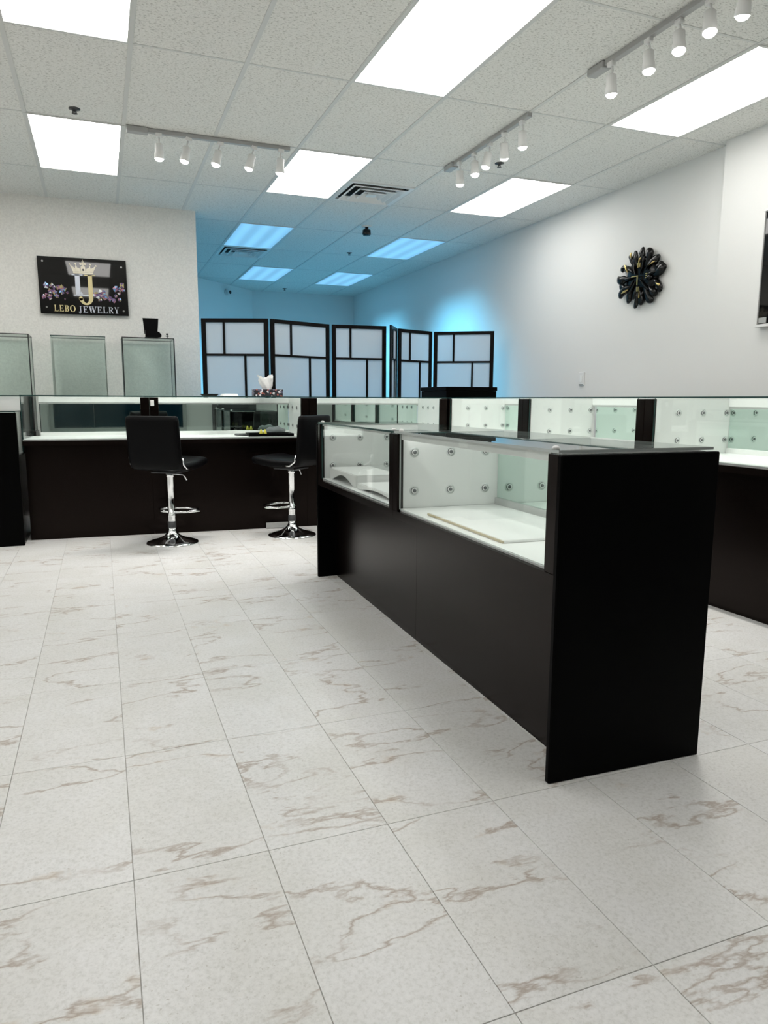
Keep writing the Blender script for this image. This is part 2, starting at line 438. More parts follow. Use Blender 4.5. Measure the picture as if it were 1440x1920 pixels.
def head_meshes():
    m = MB().lathe([(.024, .0), (.028, -.004), (.028, -.045), (.031, -.065), (.034, -.098), (.031, -.098), (.029, -.090)], 20, cap=False)
    m.b.faces.new([v for v in m.b.verts if abs(v.co.z) < 1e-6]); h = m.build('spot_head', PLASTIC)
    l = MB().lathe([(0, -.116), (.014, -.114), (.024, -.108), (.030, -.098), (.030, -.092)], 20, cap=False).build('lens', SPOTM)
    r = (h.data, l.data); bpy.data.objects.remove(h); bpy.data.objects.remove(l); return r
HM = head_meshes()
def track(label, x, y, length, rz, heads, feed_at):
    t = thing('track_light', label, 'track light', (x, y, CZ), rz, 'white ceiling track lights')
    m = MB().box(0, length, -.017, .017, -.030, -.004, bev=.002); m.build('track', TRACKM, t)
    fx = 0 if feed_at == 0 else length-.13
    MB().box(fx-.01, fx+.13, -.030, .030, -.040, -.003, bev=.004).build('feed_box', TRACKM, t)
    for px, ax, az, lit in heads:
        hd = link('spot_head', HM[0], t); hd.location = (px, 0, -.090); hd.rotation_euler = (ax, az, 0)
        a = MB().box(-.022, .022, -.014, .014, .040, .066, bev=.003); a.tube([(0, 0, .05), (.0, .008, .02), (0, 0, -.01)], .006, 8)
        ar = a.build('arm', PLASTIC, hd); ar.rotation_euler = (0, 0, 0)
        link('lens', HM[1], hd)
        sd = bpy.data.lights.new('spot_lamp', 'SPOT'); sd.energy = SPOT_W; sd.color = (1, .97, .92)
        sd.spot_size = math.radians(84); sd.spot_blend = .9; sd.shadow_soft_size = .03
        so = link('spot_lamp', sd, hd); so.location = (0, 0, -.122)
track('white track light running across the ceiling above the sign wall, five spots', .27, 5.55, 1.13, 0,
      [(.20, .12, 0, 1), (.39, .05, .22, 1), (.61, .0, .25, 1), (.85, .05, .28, 1), (1.06, .12, .05, 1)], 0)
track('white track light in mid ceiling beside the air vent, running away from camera', 2.683, 5.52, 1.20, -PI/2,
      [(.21, .1, .1, 1), (.45, .0, -.15, 1), (.66, -.15, .1, 1), (.88, .2, .3, 1), (1.11, .1, .05, 1)], 0)
track('white track light in the top right of the photo, nearest the camera', 2.683, 3.68, 1.22, -PI/2,
      [(.17, .1, .05, 1), (.46, .0, -.1, 1), (.67, -.12, -.2, 1), (.86, -.12, -.2, 1), (1.06, .1, .2, 1)], 0)

SPR = [('dark recessed sprinkler head in the ceiling above the left light panel', -.06, 5.37),
       ('dark ceiling sprinkler hanging beside the middle track light', 3.02, 5.29),
       ('dark ceiling sprinkler in the blue area, nearest the blue lights', 3.04, 9.06),
       ('dark ceiling sprinkler in the blue area, farthest back by the end wall', 2.98, 12.3)]
for lab, x, y in SPR:
    t = thing('sprinkler', lab, 'sprinkler', (x, y, CZ), 0, 'ceiling sprinklers')
    MB().lathe([(.0, 0), (.036, 0), (.036, -.004), (.016, -.008), (.010, -.018), (.0, -.018)], 16).build('escutcheon', GREY, t)
    MB().tube([(-.010, 0, -.014), (-.012, 0, -.022), (0, 0, -.029), (.012, 0, -.022), (.010, 0, -.014)], .0028, 6).lathe([(0, -.028), (.018, -.029), (.018, -.031), (0, -.032)], 14).build('deflector', GREY, t)
def camera_thing(label, loc, rz, wall):
    t = thing('security_camera', label, 'security camera', loc, rz)
    if wall:
        MB().lathe([(.0, 0), (.045, 0), (.045, .018), (.0, .018)], 18, mat=Matrix.Rotation(PI/2, 4, 'X')).build('mount', PLASTIC, t)
        MB().lathe([(.0, .015), (.042, .015), (.044, .05), (.038, .07), (.03, .072)], 18, mat=Matrix.Rotation(PI/2, 4, 'X')).build('housing', PLASTIC, t)
        MB().lathe([(.0, .070), (.030, .070), (.026, .080), (0, .083)], 18, mat=Matrix.Rotation(PI/2, 4, 'X')).build('lens', GLOSSBLACK, t)
    else:
        MB().lathe([(0, 0), (.055, 0), (.055, -.012), (0, -.012)], 18).build('mount', PLASTIC, t)
        MB().lathe([(.020, -.012), (.020, -.035), (.044, -.040), (.046, -.085), (.036, -.098), (0, -.098)], 18).build('housing', GLOSSBLACK, t)
camera_thing('small black security camera hanging from the ceiling near the blue light', (2.76, 7.64, CZ), 0, False)

# ------------------------------------------------------------------ showcases
def bolt_mesh():
    o = MB().lathe([(.0215, 0), (.0215, .0012), (.0150, .0014), (.0146, .005), (.0136, .0056), (.0078, .0052), (.0074, .0085), (0, .0088)], 18,
                   mis=[0, 0, 2, 2, 1, 2, 3], cap=False).build('bolt', [pmat('ring_plastic', (.72, .75, .73), .3), WHITE, GREY, pmat('bolt_grey', (.16, .165, .17), .3)])
    d = o.data; bpy.data.objects.remove(o); return d
BOLT = bolt_mesh()
def showcase(label, loc, rz, L, D, h, deck, ends=(False, False), door_gap=None, group=None, ov=.115, bolts=((.08,.25,.42), (.075,.24)), rear=.045, pw=.065, open_left=None, edge=None, posts=True):
    """local x runs along the front, y runs to the staff side, z up; the shopper's side is y = 0"""
    t = thing('showcase', label, 'display case', loc, rz, group)
    MB().box(.0003, L-.0003, ov, D-.03, 0, deck-.045).build('base', WOOD, t)
    r = MB(); r.box(.0003, L-.0003, .0, D-.03, deck-.045, deck-.012); r.build('front_rail', WOOD, t)
    MB().box(pw if not open_left else .004, L-pw, .0165, D-.045, deck-.0115, deck).build('deck', WHITE, t)
    for x0 in (0.001, L-.001-pw):
        if not posts or (x0 < .1 and open_left): continue
        MB().box(x0, x0+pw, 0, .028, deck-.012, h-.012, bev=.002).build('post', WOOD, t)
    for s, x0 in ((1, pw-.023), (-1, L-pw+.003)):
        if s > 0 and open_left == 'glass':
            MB().box(.002, .008, .032, D-.035, deck, h-.010, sides=1, axis='x').build('side_glass', [GLASS, EDGE], t); continue
        p = MB().box(x0, x0+.020, .0285, D-.035, deck, h-.010).build('side_panel', WHITE, t)
        if posts and not (s > 0 and open_left):
            q = MB().box(.004 if s > 0 else x0+.0205, x0-.0005 if s > 0 else L-.004, .0285, D-.031, deck-.012, h-.012); q.build('side_board', WOOD, t)
        for dv in bolts[0]:
            for dz in bolts[1]:
                o = link('bolt', BOLT, p); o.location = (x0+(.020 if s > 0 else 0), dv, deck+dz)
                o.rotation_euler = (0, s*PI/2, 0)
    MB().box(pw+.002 if not open_left else .004, L-pw-.002, .010, .016, deck-.003, h-.009, sides=1, axis='y').build('front_glass', [GLASS, edge or EDGE], t)
    MB().box(.002, L-.002, .002, D-.004, h-.0085, h, sides=1, axis='z').build('top_glass', [TOPGLASS, edge or EDGE], t)
    MB().box(pw-.002, L-pw+.002, D-.060, D-.006, h-.010-rear, h-.010, bev=.001).build('rear_rail', WHITE, t)
    MB().box(pw-.002, L-pw+.002, D-.058, D-.012, deck-.012, deck+.030, bev=.001).build('door_track', ALU if rear < .03 else WHITE, t)
    MB().box(pw-.002, L-pw+.002, D-.056, D-.014, h-.022-rear, h-.010-rear, bev=.001).build('door_track', ALU, t)
    mid = L/2
    z0, z1 = deck+.027, h-.021-rear
    d0 = (pw, mid+.02); d1 = (mid-.02, L-pw)
    if door_gap:
        d0 = (pw+door_gap[0], mid+.02+door_gap[0]*.9); d1 = (mid-.02-door_gap[1], L-pw-door_gap[1])
    MB().box(d0[0], d0[1], D-.048, D-.043, z0, z1, sides=1, axis='y').build('sliding_door', [MIRROR, ALU], t)
    MB().box(d1[0], d1[1], D-.032, D-.027, z0, z1, sides=1, axis='y').build('sliding_door', [MIRROR, ALU], t)
    for e, x0 in ((0, -.021), (1, L+.001)):
        if ends[e]:
            MB().box(x0, x0+.020, -.004, D, 0, h-.012, bev=.0035).build('end_panel', BLACK, t)
    return t
IR = math.radians(-91.44); IO = Vector((1.195, 4.185, 0)); IU = Vector((math.cos(IR), math.sin(IR), 0)); IV = Vector((-IU.y, IU.x, 0))
def isl(u, v, z): return IO+IU*u+IV*v+Vector((0, 0, z))
far_case = showcase('dark glass showcase at the far end of the island, holding white risers', IO+IU*.021, IR, 1.284, .53, .945, .615, (True, False), group='island showcases', rear=.012, pw=.05)
near_case = showcase('dark glass showcase at the near end of the island, empty with bolted white wall', IO+IU*1.306, IR, 1.257, .53, .945, .615, (False, True), group='island showcases', rear=.012, pw=.05, edge=LEDGE)
for c, L in ((far_case, 1.284), (near_case, 1.257)):
    for x in (.045, L-.045):
        MB().lathe([(0, .945), (.011, .945), (.010, .951), (.006, .954), (0, .955)], 12, mat=Matrix.Translation((x, .020, 0))).build('glass_clip', PLASTIC, c)
for c, L in ((far_case, 1.284), (near_case, 1.257)):       # pale bar under the front edge; added glow strip behind it brightens the case
    MB().box(.052, L-.052, .017, .034, .910 if c == near_case else .924, .9360, bev=.001).build('front_bar', WHITE, c)
    MB().box(.06, L-.06, .0345, .037, .915 if c == near_case else .926, .932).build('fill_glow_strip', FILL_GLOW, c)

LR = math.radians(-2.8); LO = Vector((-.555, 5.93, 0)); LU = Vector((math.cos(LR), math.sin(LR), 0)); LV = Vector((-LU.y, LU.x, 0))
def row(u, v, z): return LO+LU*u+LV*v+Vector((0, 0, z))
RB = ((.19, .37, .545), (.08, .235)); H2, DK2 = 1.10, .775
row1 = showcase('tall dark showcase at the left end of the back row, nearest the sign wall', row(.0, 0, 0), LR, .905, .60, H2, DK2, group='back row showcases', bolts=RB, open_left='glass')
row2 = showcase('tall dark showcase in the back row behind the two bar stools', row(.906, 0, 0), LR, 1.252, .60, H2, DK2, group='back row showcases', bolts=RB)
row3 = showcase('tall showcase at the inner corner of the back row, below the screens', row(2.159, 0, 0), LR, 1.235, .60, H2, DK2, group='back row showcases', door_gap=(.13, 0), bolts=((.16,.29,.42), (.08,.235)))
RR = -PI/2
showcase('tall showcase of the right row, farthest one in the corner', (2.862, 5.845, 0), RR, 1.27, .62, H2, DK2, group='right row showcases', bolts=RB)
showcase('tall showcase of the right row, middle one seen over the island glass', (2.862, 4.574, 0), RR, 1.27, .62, H2, DK2, group='right row showcases', door_gap=(.035, 0), bolts=RB)
showcase('tall showcase of the right row, nearest one cut by the right edge', (2.862, 3.303, 0), RR, 1.30, .62, H2, DK2, (False, True), group='right row showcases', bolts=RB)
for c, (x, z) in ((row2, (.020, 1.045)),):
    MB().box(x-.014, x+.014, -.006, .001, z-.022, z+.022, bev=.002).build('price_tag', WHITE, c)
showcase('low black-ended showcase at the left edge of the photo', (-.578, 5.855, 0), PI/2, .60, .55, .985, .66, (True, False), ov=.0, bolts=((.08,.25,.42), (.075,.24)), rear=.012)
showcase('tall white-lined showcase behind the low one at the left edge', (-.578, 6.52, 0), PI/2, .74, .55, H2, DK2, bolts=RB, open_left='white', posts=False)
t = thing('corner_cabinet', 'black flat-topped cabinet rising above the row corner, in front of the screens', 'cabinet', (3.0, 6.12, 0))
MB().box(.0, .53, 0, .57, 0, 1.165, bev=.003).build('body', BLACK, t)
MB().box(-.006, .536, -.006, .576, 1.166, 1.202, bev=.003).build('top', BLACK, t)

# risers inside the far island case: white boxes with an arched front
def riser(label, u0, u1, v0, v1, z, h, arch=True):
    t = thing('display_riser', label, 'display riser', isl(u0, v0, z), IR, 'white display risers in the island')
    L, D = u1-u0, v1-v0
    pts = [(0, 0), (L*.10, 0)]
    for k in range(0, 13):
        a = k/12; pts.append((L*(.10+.8*a), h*.62*math.sin(PI*a)))
    pts += [(L, 0), (L, h-.004), (0, h-.004)]
    cl = []
    for p in pts:
        if not cl or (Vector(p)-Vector(cl[-1])).length > 1e-5: cl.append(p)
    MB().prism(cl, 0, .006).build('front', WHITE, t)
    m = MB(); m.box(0, L, .006, D, h-.006, h, bev=.001); m.build('top', WHITE, t)
    m = MB(); m.box(0, .006, .007, D, 0, h-.007); m.build('side', WHITE, t)
    m = MB(); m.box(L-.006, L, .007, D, 0, h-.007); m.build('side', WHITE, t)
riser('white arched riser at the far left of the island case, raised highest in front', .098, .60, .055, .30, .6155, .066)
riser('white arched riser lying nearest the island middle post', .625, 1.24, .055, .34, .6155, .030)
riser('white arched riser standing against the back of the island case', .42, .86, .345, .462, .6155, .125)
t = thing('white_board', 'flat white board lying on the floor of the near island case', 'board', isl(1.56, .060, .6155), IR)
MB().box(0, .62, 0, .38, 0, .010, bev=.002).build('board', WHITE, t)
MB().box(0, .62, -.006, -.0005, 0, .008, bev=.001).build('wood_edge', pmat('pale_wood', (.55, .47, .30), .5), t)

# ------------------------------------------------------------------ glass towers and their things
def tower(label, x0, x1, y0, y1, z1, edges):
    t = thing('glass_tower', label, 'glass case', ((x0+x1)/2, (y0+y1)/2, 0), 0, 'green glass display towers')
    a, d = (x1-x0)/2, (y1-y0)/2
    MB().box(-a-.01, a+.01, -d-.01, d+.01, 0, .78, bev=.003).build('base', WOOD, t)
    MB().box(-a, a, -d, -d+.006, .781, z1-.008, sides=1, axis='y').build('front_pane', [TINT, EDGE if edges else TINT], t)
    MB().box(-a, a, d-.006, d, .781, z1-.008, sides=1, axis='y').build('back_pane', [TINT, EDGE if edges else TINT], t)
    for s in (-1, 1):
        MB().box(s*a-.006 if s > 0 else -a, a if s > 0 else -a+.006, -d+.0065, d-.0065, .781, z1-.008, sides=1, axis='x').build('side_pane', [TINT, EDGE if edges else TINT], t)
    MB().box(-a-.002, a+.002, -d-.002, d+.002, z1-.0075, z1, sides=1, axis='z').build('top_pane', [TINT, DARKEDGE if edges else EDGE], t)
    if edges:
        for s in (-1, 1):
            MB().box(s*a-.004, s*a+.004, -d-.005, -d-.0005, .781, z1-.008).build('edge_trim', DARKEDGE, t)
        MB().box(-a, a, -d-.005, -d-.0025, z1-.008, z1).build('edge_trim', DARKEDGE, t)
    return t
tower('green glass display tower at the left edge against the textured wall', -1.03, -.572, 7.30, 7.66, 1.645, True)
tower('green glass display tower in the middle, below the shop sign, without dark edges', -.397, .07, 7.36, 7.66, 1.648, False)
tower('dark-edged green glass display tower on the right with a black stand on top', .216, .683, 7.30, 7.66, 1.648, True)
t = thing('jewelry_stand', 'black chair-shaped jewelry stand on top of the right glass tower', 'display stand', (.49, 7.40, 1.649))
sd = [(-.055, 0), (.075, 0), (.080, .012), (.070, .038), (.040, .058), (.0, .066), (-.018, .085), (-.030, .19), (-.045, .19), (-.055, .10)]
m = MB(); b = m.b
# broad upright back with a seat sweeping forward to the right
prof = [(.075, .0), (.075, .020), (.055, .050), (.020, .062), (-.010, .072), (-.022, .10), (-.030, .185)]
m.prism([(-.066, .040), (.052, .040), (.058, .10), (.066, .186), (-.078, .186), (-.070, .10)], .0, .014)
m.box(-.066, .058, -.010, .060, .0, .010, bev=.002)
seat = [(-.060, .010), (.078, .010), (.086, .018), (.084, .034), (.070, .052), (.045, .066), (.02, .072), (-.060, .072)]
m.prism(seat, -.050, .012)
m.build('stand', LEATHER, t)
t = thing('small_figure', 'tiny dark anchor-shaped ornament on top of the right glass tower', 'ornament', (.628, 7.36, 1.649))
MB().lathe([(0, 0), (.016, 0), (.014, .006), (.004, .010), (.004, .030), (.012, .036), (.012, .044), (.0, .050)], 12).tube([(-.016, 0, .024), (0, 0, .018), (.016, 0, .024)], .004, 6).build('ornament', GREY, t)

# ------------------------------------------------------------------ wall sign
t = thing('wall_sign', 'black glossy plaque reading LEBO JEWELRY with a crown emblem on the left wall', 'sign', (-.092, 7.662, 2.129))
t.rotation_euler = (0, math.radians(-.6), 0)
SW, SH = .779, .518
MB().box(-SW/2, SW/2, 0, .008, -SH/2, SH/2, bev=.001).build('plaque', GLOSSBLACK, t)
for x, z in ((-.345, .215), (.345, .195), (-.335, -.200), (.345, -.215)):
    m = MB(); m.cyl((x, .037, z), (x, -.006, z), .009, 14); m.build('standoff', CHROME, t)
class Glyphs(MB):
    def q(s, pts): s.prism(pts, s.y0, s.y1)
    def r(s, x0, x1, z0, z1): s.q([(x0, z0), (x1, z0), (x1, z1), (x0, z1)])
    def ring(s, cx, cz, rx, rz, tx, tz, a0, a1, n=14):
        for k in range(n):
            a, c = a0+(a1-a0)*k/n, a0+(a1-a0)*(k+1)/n
            o = lambda A: (cx+rx*math.cos(A), cz+rz*math.sin(A)); i = lambda A: (cx+(rx-tx)*math.cos(A), cz+(rz-tz)*math.sin(A))
            s.q([o(a), o(c), i(c), i(a)])
    def sl(s, x0, x1, z0, z1, w): s.q([(x0, z0), (x0+w, z0), (x1+w, z1), (x1, z1)])
    def glyph(s, ch, X, Z, w, h):
        T, U = .24, .09
        R = lambda a, b, c, d: s.r(X+a*w, X+b*w, Z+c*h, Z+d*h)
        SL = lambda a, b, c, d, k: s.sl(X+a*w, X+b*w, Z+c*h, Z+d*h, k*w)
        if ch in 'LEBR': R(.12, .12+T, 0, 1); R(0, .48, 0, .06); R(0, .48, .94, 1)
        if ch == 'L': R(.3, .95, 0, U); SL(.85, .93, .0, .28, .07)
        if ch == 'E':
            R(.3, .93, 0, U); R(.3, .88, 1-U, 1); R(.3, .66, .47, .47+U); R(.87, .95, 0, .27); R(.82, .9, .74, 1); R(.6, .67, .36, .66)
        if ch in 'BR':
            s.ring(X+.42*w, Z+.745*h, .46*w, .255*h, .23*w, .08*h, -PI/2, PI/2); R(.3, .45, .92, 1); R(.3, .45, .485, .57)
        if ch == 'B':
            s.ring(X+.44*w, Z+.275*h, .50*w, .275*h, .24*w, .08*h, -PI/2, PI/2); R(.3, .46, 0, .08)
        if ch == 'R': SL(.78, .40, 0, .5, .24); R(.72, 1.05, 0, .06)
        if ch == 'O': s.ring(X+.5*w, Z+.5*h, .5*w, .52*h, .21*w, .08*h, 0, 2*PI, 26)
        if ch == 'J':
            R(.42, .42+T, .12, 1); R(.25, .85, .94, 1); s.ring(X+.32*w, Z+.08*h, .34*w, .24*h, .20*w, .09*h, -PI, .1, 10)
            s.ring(X+.10*w, Z+.07*h, .12*w, .09*h, .11*w, .08*h, 0, 2*PI, 10)
        if ch == 'W':
            SL(.22, .04, 0, 1, .16); SL(.22, .48, 0, 1, .07); SL(.62, .40, 0, 1, .16); SL(.64, .90, 0, 1, .07)
            R(-.04, .30, .94, 1); R(.34, .62, .94, 1); R(.78, 1.05, .94, 1)
        if ch == 'Y':
            SL(.40, .08, .42, 1, .20); SL(.52, .84, .42, 1, .08); R(.40, .40+T, 0, .48); R(.24, .80, 0, .06); R(-.02, .38, .94, 1); R(.66, 1.02, .94, 1)
    def text(s, txt, X0, X1, Z, h):
        ws = {'W': 1.35, 'O': 1.1, 'J': .62}; tot = sum(ws.get(c, .86) for c in txt)+.16*(len(txt)-1); k = (X1-X0)/tot; x = X0
        for c in txt:
            g = ws.get(c, .86)*k; s.glyph(c, x, Z, g, h); x += g+.16*k
def glyphs(y0, y1): g = Glyphs(); g.y0, g.y1 = y0, y1; return g
g = glyphs(-.003, -.0005); g.text('LEBO', -.272, -.086, -.236, .060); g.build('gold_lettering', GOLDP, t)
g = glyphs(-.003, -.0005); g.text('JEWELRY', -.058, .302, -.240, .060); g.build('silver_lettering', SILVERP, t)
g = glyphs(-.003, -.0005)          # big L of the monogram
g.r(-.074, -.032, -.075, .108); g.r(-.100, -.006, .100, .110)
g.q([(-.098, -.086), (.092, -.086), (.096, -.048), (.088, -.060), (.06, -.074), (-.032, -.076), (-.074, -.076)])
g.ring(-.014, -.050, .022, .030, .012, .016, PI, 1.5*PI, 6)
g.build('silver_letter', SILVERP, t)
g = glyphs(-.0045, -.001)          # big J, hooked under the L
g.r(.038, .078, -.10, .108); g.r(.010, .104, .100, .110)
g.ring(.014, -.098, .064, .072, .038, .018, -PI*.95, 0, 14); g.ring(-.032, -.112, .019, .019, .018, .018, 0, 2*PI, 12)
g.build('gold_letter', GOLDP, t)
g = glyphs(-.006, -.002)           # crown
g.q([(-.086, .118), (.092, .118), (.090, .132), (-.084, .132)])
base = [(-.086, .134), (.092, .134)]
g.q([(-.086, .134), (-.060, .134), (-.060, .160), (-.112, .196)]); g.q([(.066, .134), (.092, .134), (.118, .192), (.066, .160)])
g.q([(-.060, .134), (-.020, .134), (-.026, .164), (-.048, .172), (-.060, .200), (-.066, .165)])
g.q([(.026, .134), (.066, .134), (.070, .165), (.066, .200), (.054, .172), (.032, .164)])
g.q([(-.020, .134), (.026, .134), (.022, .180), (.010, .196), (-.004, .196), (-.016, .180)])
for x, z, r in ((-.112, .198, .007), (-.062, .204, .008), (.067, .204, .008), (.119, .194, .007), (.003, .204, .013), (-.016, .206, .010), (.022, .206, .010), (.003, .226, .010)):
    g.ring(x, z, r, r, r*.95, r*.95, 0, 2*PI, 12)
g.q([(-.004, .226), (.010, .226), (.004, .246), (.002, .246)])
g.build('crown', pmat('crown_print', (.80, .74, .60), .35, .2), t)
g = glyphs(-.008, -.0062); g.ring(.004, .152, .010, .010, .0095, .0095, 0, 2*PI, 14); g.build('crown_jewel', GREY, t)
gc = [pmat('gem_'+n_, c, .15, .2) for n_, c in (('blue', (.16, .34, .60)), ('pink', (.42, .20, .26)), ('white', (.8, .82, .84)), ('violet', (.16, .10, .22)), ('amber', (.45, .38, .18)))]
m = MB(); rg = random.Random(3)
for side in (-1, 1):
    for k in range(30):
        u = rg.random(); x = side*(.355-.235*u) if side < 0 else (.10+.255*u)
        top = .045-.085*u if side < 0 else -.03+.06*u
        z = rg.uniform(-.125, top if side < 0 else max(top, -.08)); r = rg.uniform(.013, .034); a0 = rg.random()*PI
        nv = rg.choice((3, 4, 4, 5))
        pts = [(x+r*math.cos(a0+2*PI*q/nv)*rg.uniform(.6, 1.1), z+r*math.sin(a0+2*PI*q/nv)*rg.uniform(.6, 1.1)) for q in range(nv)]
        ctr = m.b.verts.new((x, -.006-.002*rg.random(), z)); ring = [m.b.verts.new((p[0], -.0006, p[1])) for p in pts]
        for q in range(nv):
            f = m.b.faces.new((ctr, ring[q], ring[(q+1) % nv])); f.material_index = rg.choice((0, 1, 1, 2, 3, 3, 3, 4))
tag(m.build('gem_cluster', gc, t), kind='stuff')

# ------------------------------------------------------------------ wall clock, switch, dark screen
t = thing('wall_clock', 'black sculpted wall clock with melted petal rim and gold marks, on the right wall', 'clock', (WX-.001, 5.13, 2.112), -PI/2)
def blob(l, wdt, dep, seed):
    r = random.Random(seed); m = MB(); bmesh.ops.create_uvsphere(m.b, u_segments=14, v_segments=10, radius=1)
    for v in m.b.verts:
        x, y, z = v.co
        k = .62+.38*x; bend = .28*math.sin(x*1.9+seed)
        v.co = Vector((x*l, y*dep*(1+.25*math.sin(3*x+seed)), (z*k*(1+.18*math.sin(5*x+seed*2))+bend)*wdt))
    return m
# local x = right along the wall, y = into the wall (front at negative y), z up
MB().lathe([(0, 0), (.17, 0), (.175, .02), (.15, .034), (.10, .038), (0, .040)], 26, mat=Matrix.Rotation(PI/2, 4, 'X') @ Matrix.Scale(1.12, 4, (1, 0, 0))).build('dial', GLOSSCLOCK, t)
rr = random.Random(23)
for k in range(17):
    a = 2*PI*k/17+rr.uniform(-.13, .13)
    ln = rr.uniform(.050, .098)
    o = blob(ln, rr.uniform(.030, .064), rr.uniform(.018, .030), k*1.7).build('petal', [GLOSSCLOCK], t, True)
    rad = .205-ln*.50+rr.uniform(-.012, .034)
    o.location = (1.22*rad*math.cos(a), -.028-.010*rr.random(), .96*rad*math.sin(a)); o.rotation_euler = (0, -a+rr.uniform(-.35, .35), 0)
for k in range(13):
    a = 2*PI*(k+.4)/13+rr.uniform(-.15, .15); rad = rr.uniform(.085, .150)
    o = blob(rr.uniform(.050, .085), rr.uniform(.014, .030), .012, k*2.1+.5).build('petal', [GLOSSCLOCK], t, True)
    o.location = (1.1*rad*math.cos(a), -.046-.006*rr.random(), rad*math.sin(a)); o.rotation_euler = (0, -a+rr.uniform(-.3, .3), 0)
for a, rad, ln, wd in ((2.55, .165, .046, .013), (3.75, .170, .046, .011), (5.9, .235, .026, .014), (2.0, .215, .024, .012), (.55, .17, .040, .007), (1.5, .13, .030, .008), (4.9, .15, .030, .005)):
    o = blob(ln, wd, .008, a).build('gold_streak', [GOLD], t, True); o.location = (1.12*rad*math.cos(a), -.062, rad*math.sin(a)); o.rotation_euler = (0, -a+.3, 0)
g = glyphs(-.060, -.052)
for x, z, s in ((-.012, .098, 1), (.002, .098, 1), (.016, .098, 0)):      # 12 o'clock
    g.r(x-.004, x+.002, z-.018, z+.018)
for z in (.016, .0, -.016): g.r(.088, .108, z-.004, z+.003)               # 3 o'clock bars
g.r(-.012, -.006, -.116, -.078); g.r(.006, .012, -.116, -.078)            # 6 o'clock
g.build('numeral', GOLD, t)
g = glyphs(-.068, -.064); g.q([(-.006, .012), (.006, .012), (.005, -.062), (-.004, -.062)]); g.q([(.006, .006), (.006, .014), (-.075, .016), (-.075, .011)]); g.build('hand', GOLD, t)

t = thing('wall_switch', 'small white switch plate on the right wall below the clock', 'switch', (WX-.001, 5.915, 1.287), -PI/2)
MB().box(-.040, .040, -.012, 0, -.062, .062, bev=.003).build('plate', PLASTIC, t)
MB().box(-.017, .017, -.017, -.0122, -.034, .034, bev=.002).build('rocker', WHITE, t)
MB().box(-.030, .030, -.017, -.0122, -.060, -.052, bev=.001).build('grey_strip', GREY, t)  # grey strip along the lower edge of the plate

NX = WX-.083
t = thing('wall_screen', 'black screen in a white frame at the right edge on the near wall', 'screen', (NX, 3.835, 1.58), -PI/2)
MB().box(.0, 1.15, -.030, -.001, .0, .775, bev=.002).build('back_board', PLASTIC, t)
MB().box(.016, 1.13, -.037, -.0305, .022, .755, bev=.002).build('panel', GLOSSBLACK, t)
for d_ in ((0, 1.15, .0, .018), (0, 1.15, .759, .775)): MB().box(d_[0], d_[1], -.045, -.0305, d_[2], d_[3], bev=.002).build('frame', PLASTIC, t)
for x in (0., 1.136): MB().box(x, x+.014, -.045, -.0305, .0182, .7588, bev=.002).build('frame', PLASTIC, t)
MB().box(.022, .085, -.040, -.0372, .026, .062, bev=.001).build('sticker', GREYL, t)

# ------------------------------------------------------------------ folding screens
def screen(label, pts, hs):
    t = thing('folding_screen', label, 'room divider', (pts[0][0], pts[0][1], 0), 0, 'black framed paper screens')
    O = Vector((pts[0][0], pts[0][1], 0))
    for (A, B), h in zip(zip(pts[::2], pts[1::2]), hs):
        A, B = Vector((*A, 0)), Vector((*B, 0)); W = (B-A).length; ang = math.atan2(B.y-A.y, B.x-A.x)
        sw, rw = .042, .020
        rows = [h-.035, h-.325, h-.80, h-1.13, .32, .10]
        f = MB(); f.box(0, sw, -.011, .011, 0, h, bev=.002).box(W-sw, W, -.011, .011, 0, h, bev=.002).box(sw, W-sw, -.011, .011, h-.035, h, bev=.002)
        iw = W-2*sw; panes = []
        for k in range(5):
            zt, zb = rows[k], rows[k+1]
            f.box(sw, W-sw, -.009, .009, zb-rw, zb)
            xm = sw+iw*(.31 if k % 2 == 0 else .67)
            f.box(xm-.010, xm+.010, -.009, .009, zb, zt)
            panes += [(sw, xm-.010, zb, zt), (xm+.010, W-sw, zb, zt)]
        fo = f.build('panel_frame', SCREENWOOD, t); fo.location = A-O; fo.rotation_euler = (0, 0, ang)
        for x0, x1, z0, z1 in panes:
            MB().box(x0+.0003, x1-.0003, .002, .004, z0+.0003, z1-.0003).build('pane', PAPER, fo)
screen('black framed paper folding screen on the left, beside the partition wall end', [(.925, 7.16), (1.515, 6.93), (1.535, 6.93), (2.195, 7.20), (2.225, 7.20), (2.79, 7.13)], (1.83, 1.83, 1.83))
screen('black framed paper folding screen on the right, reaching the clock wall', [(2.80, 7.03), (3.0, 7.36), (3.02, 7.36), (3.50, 7.54), (3.53, 7.545), (4.10, 7.19)], (1.835, 1.835, 1.835))

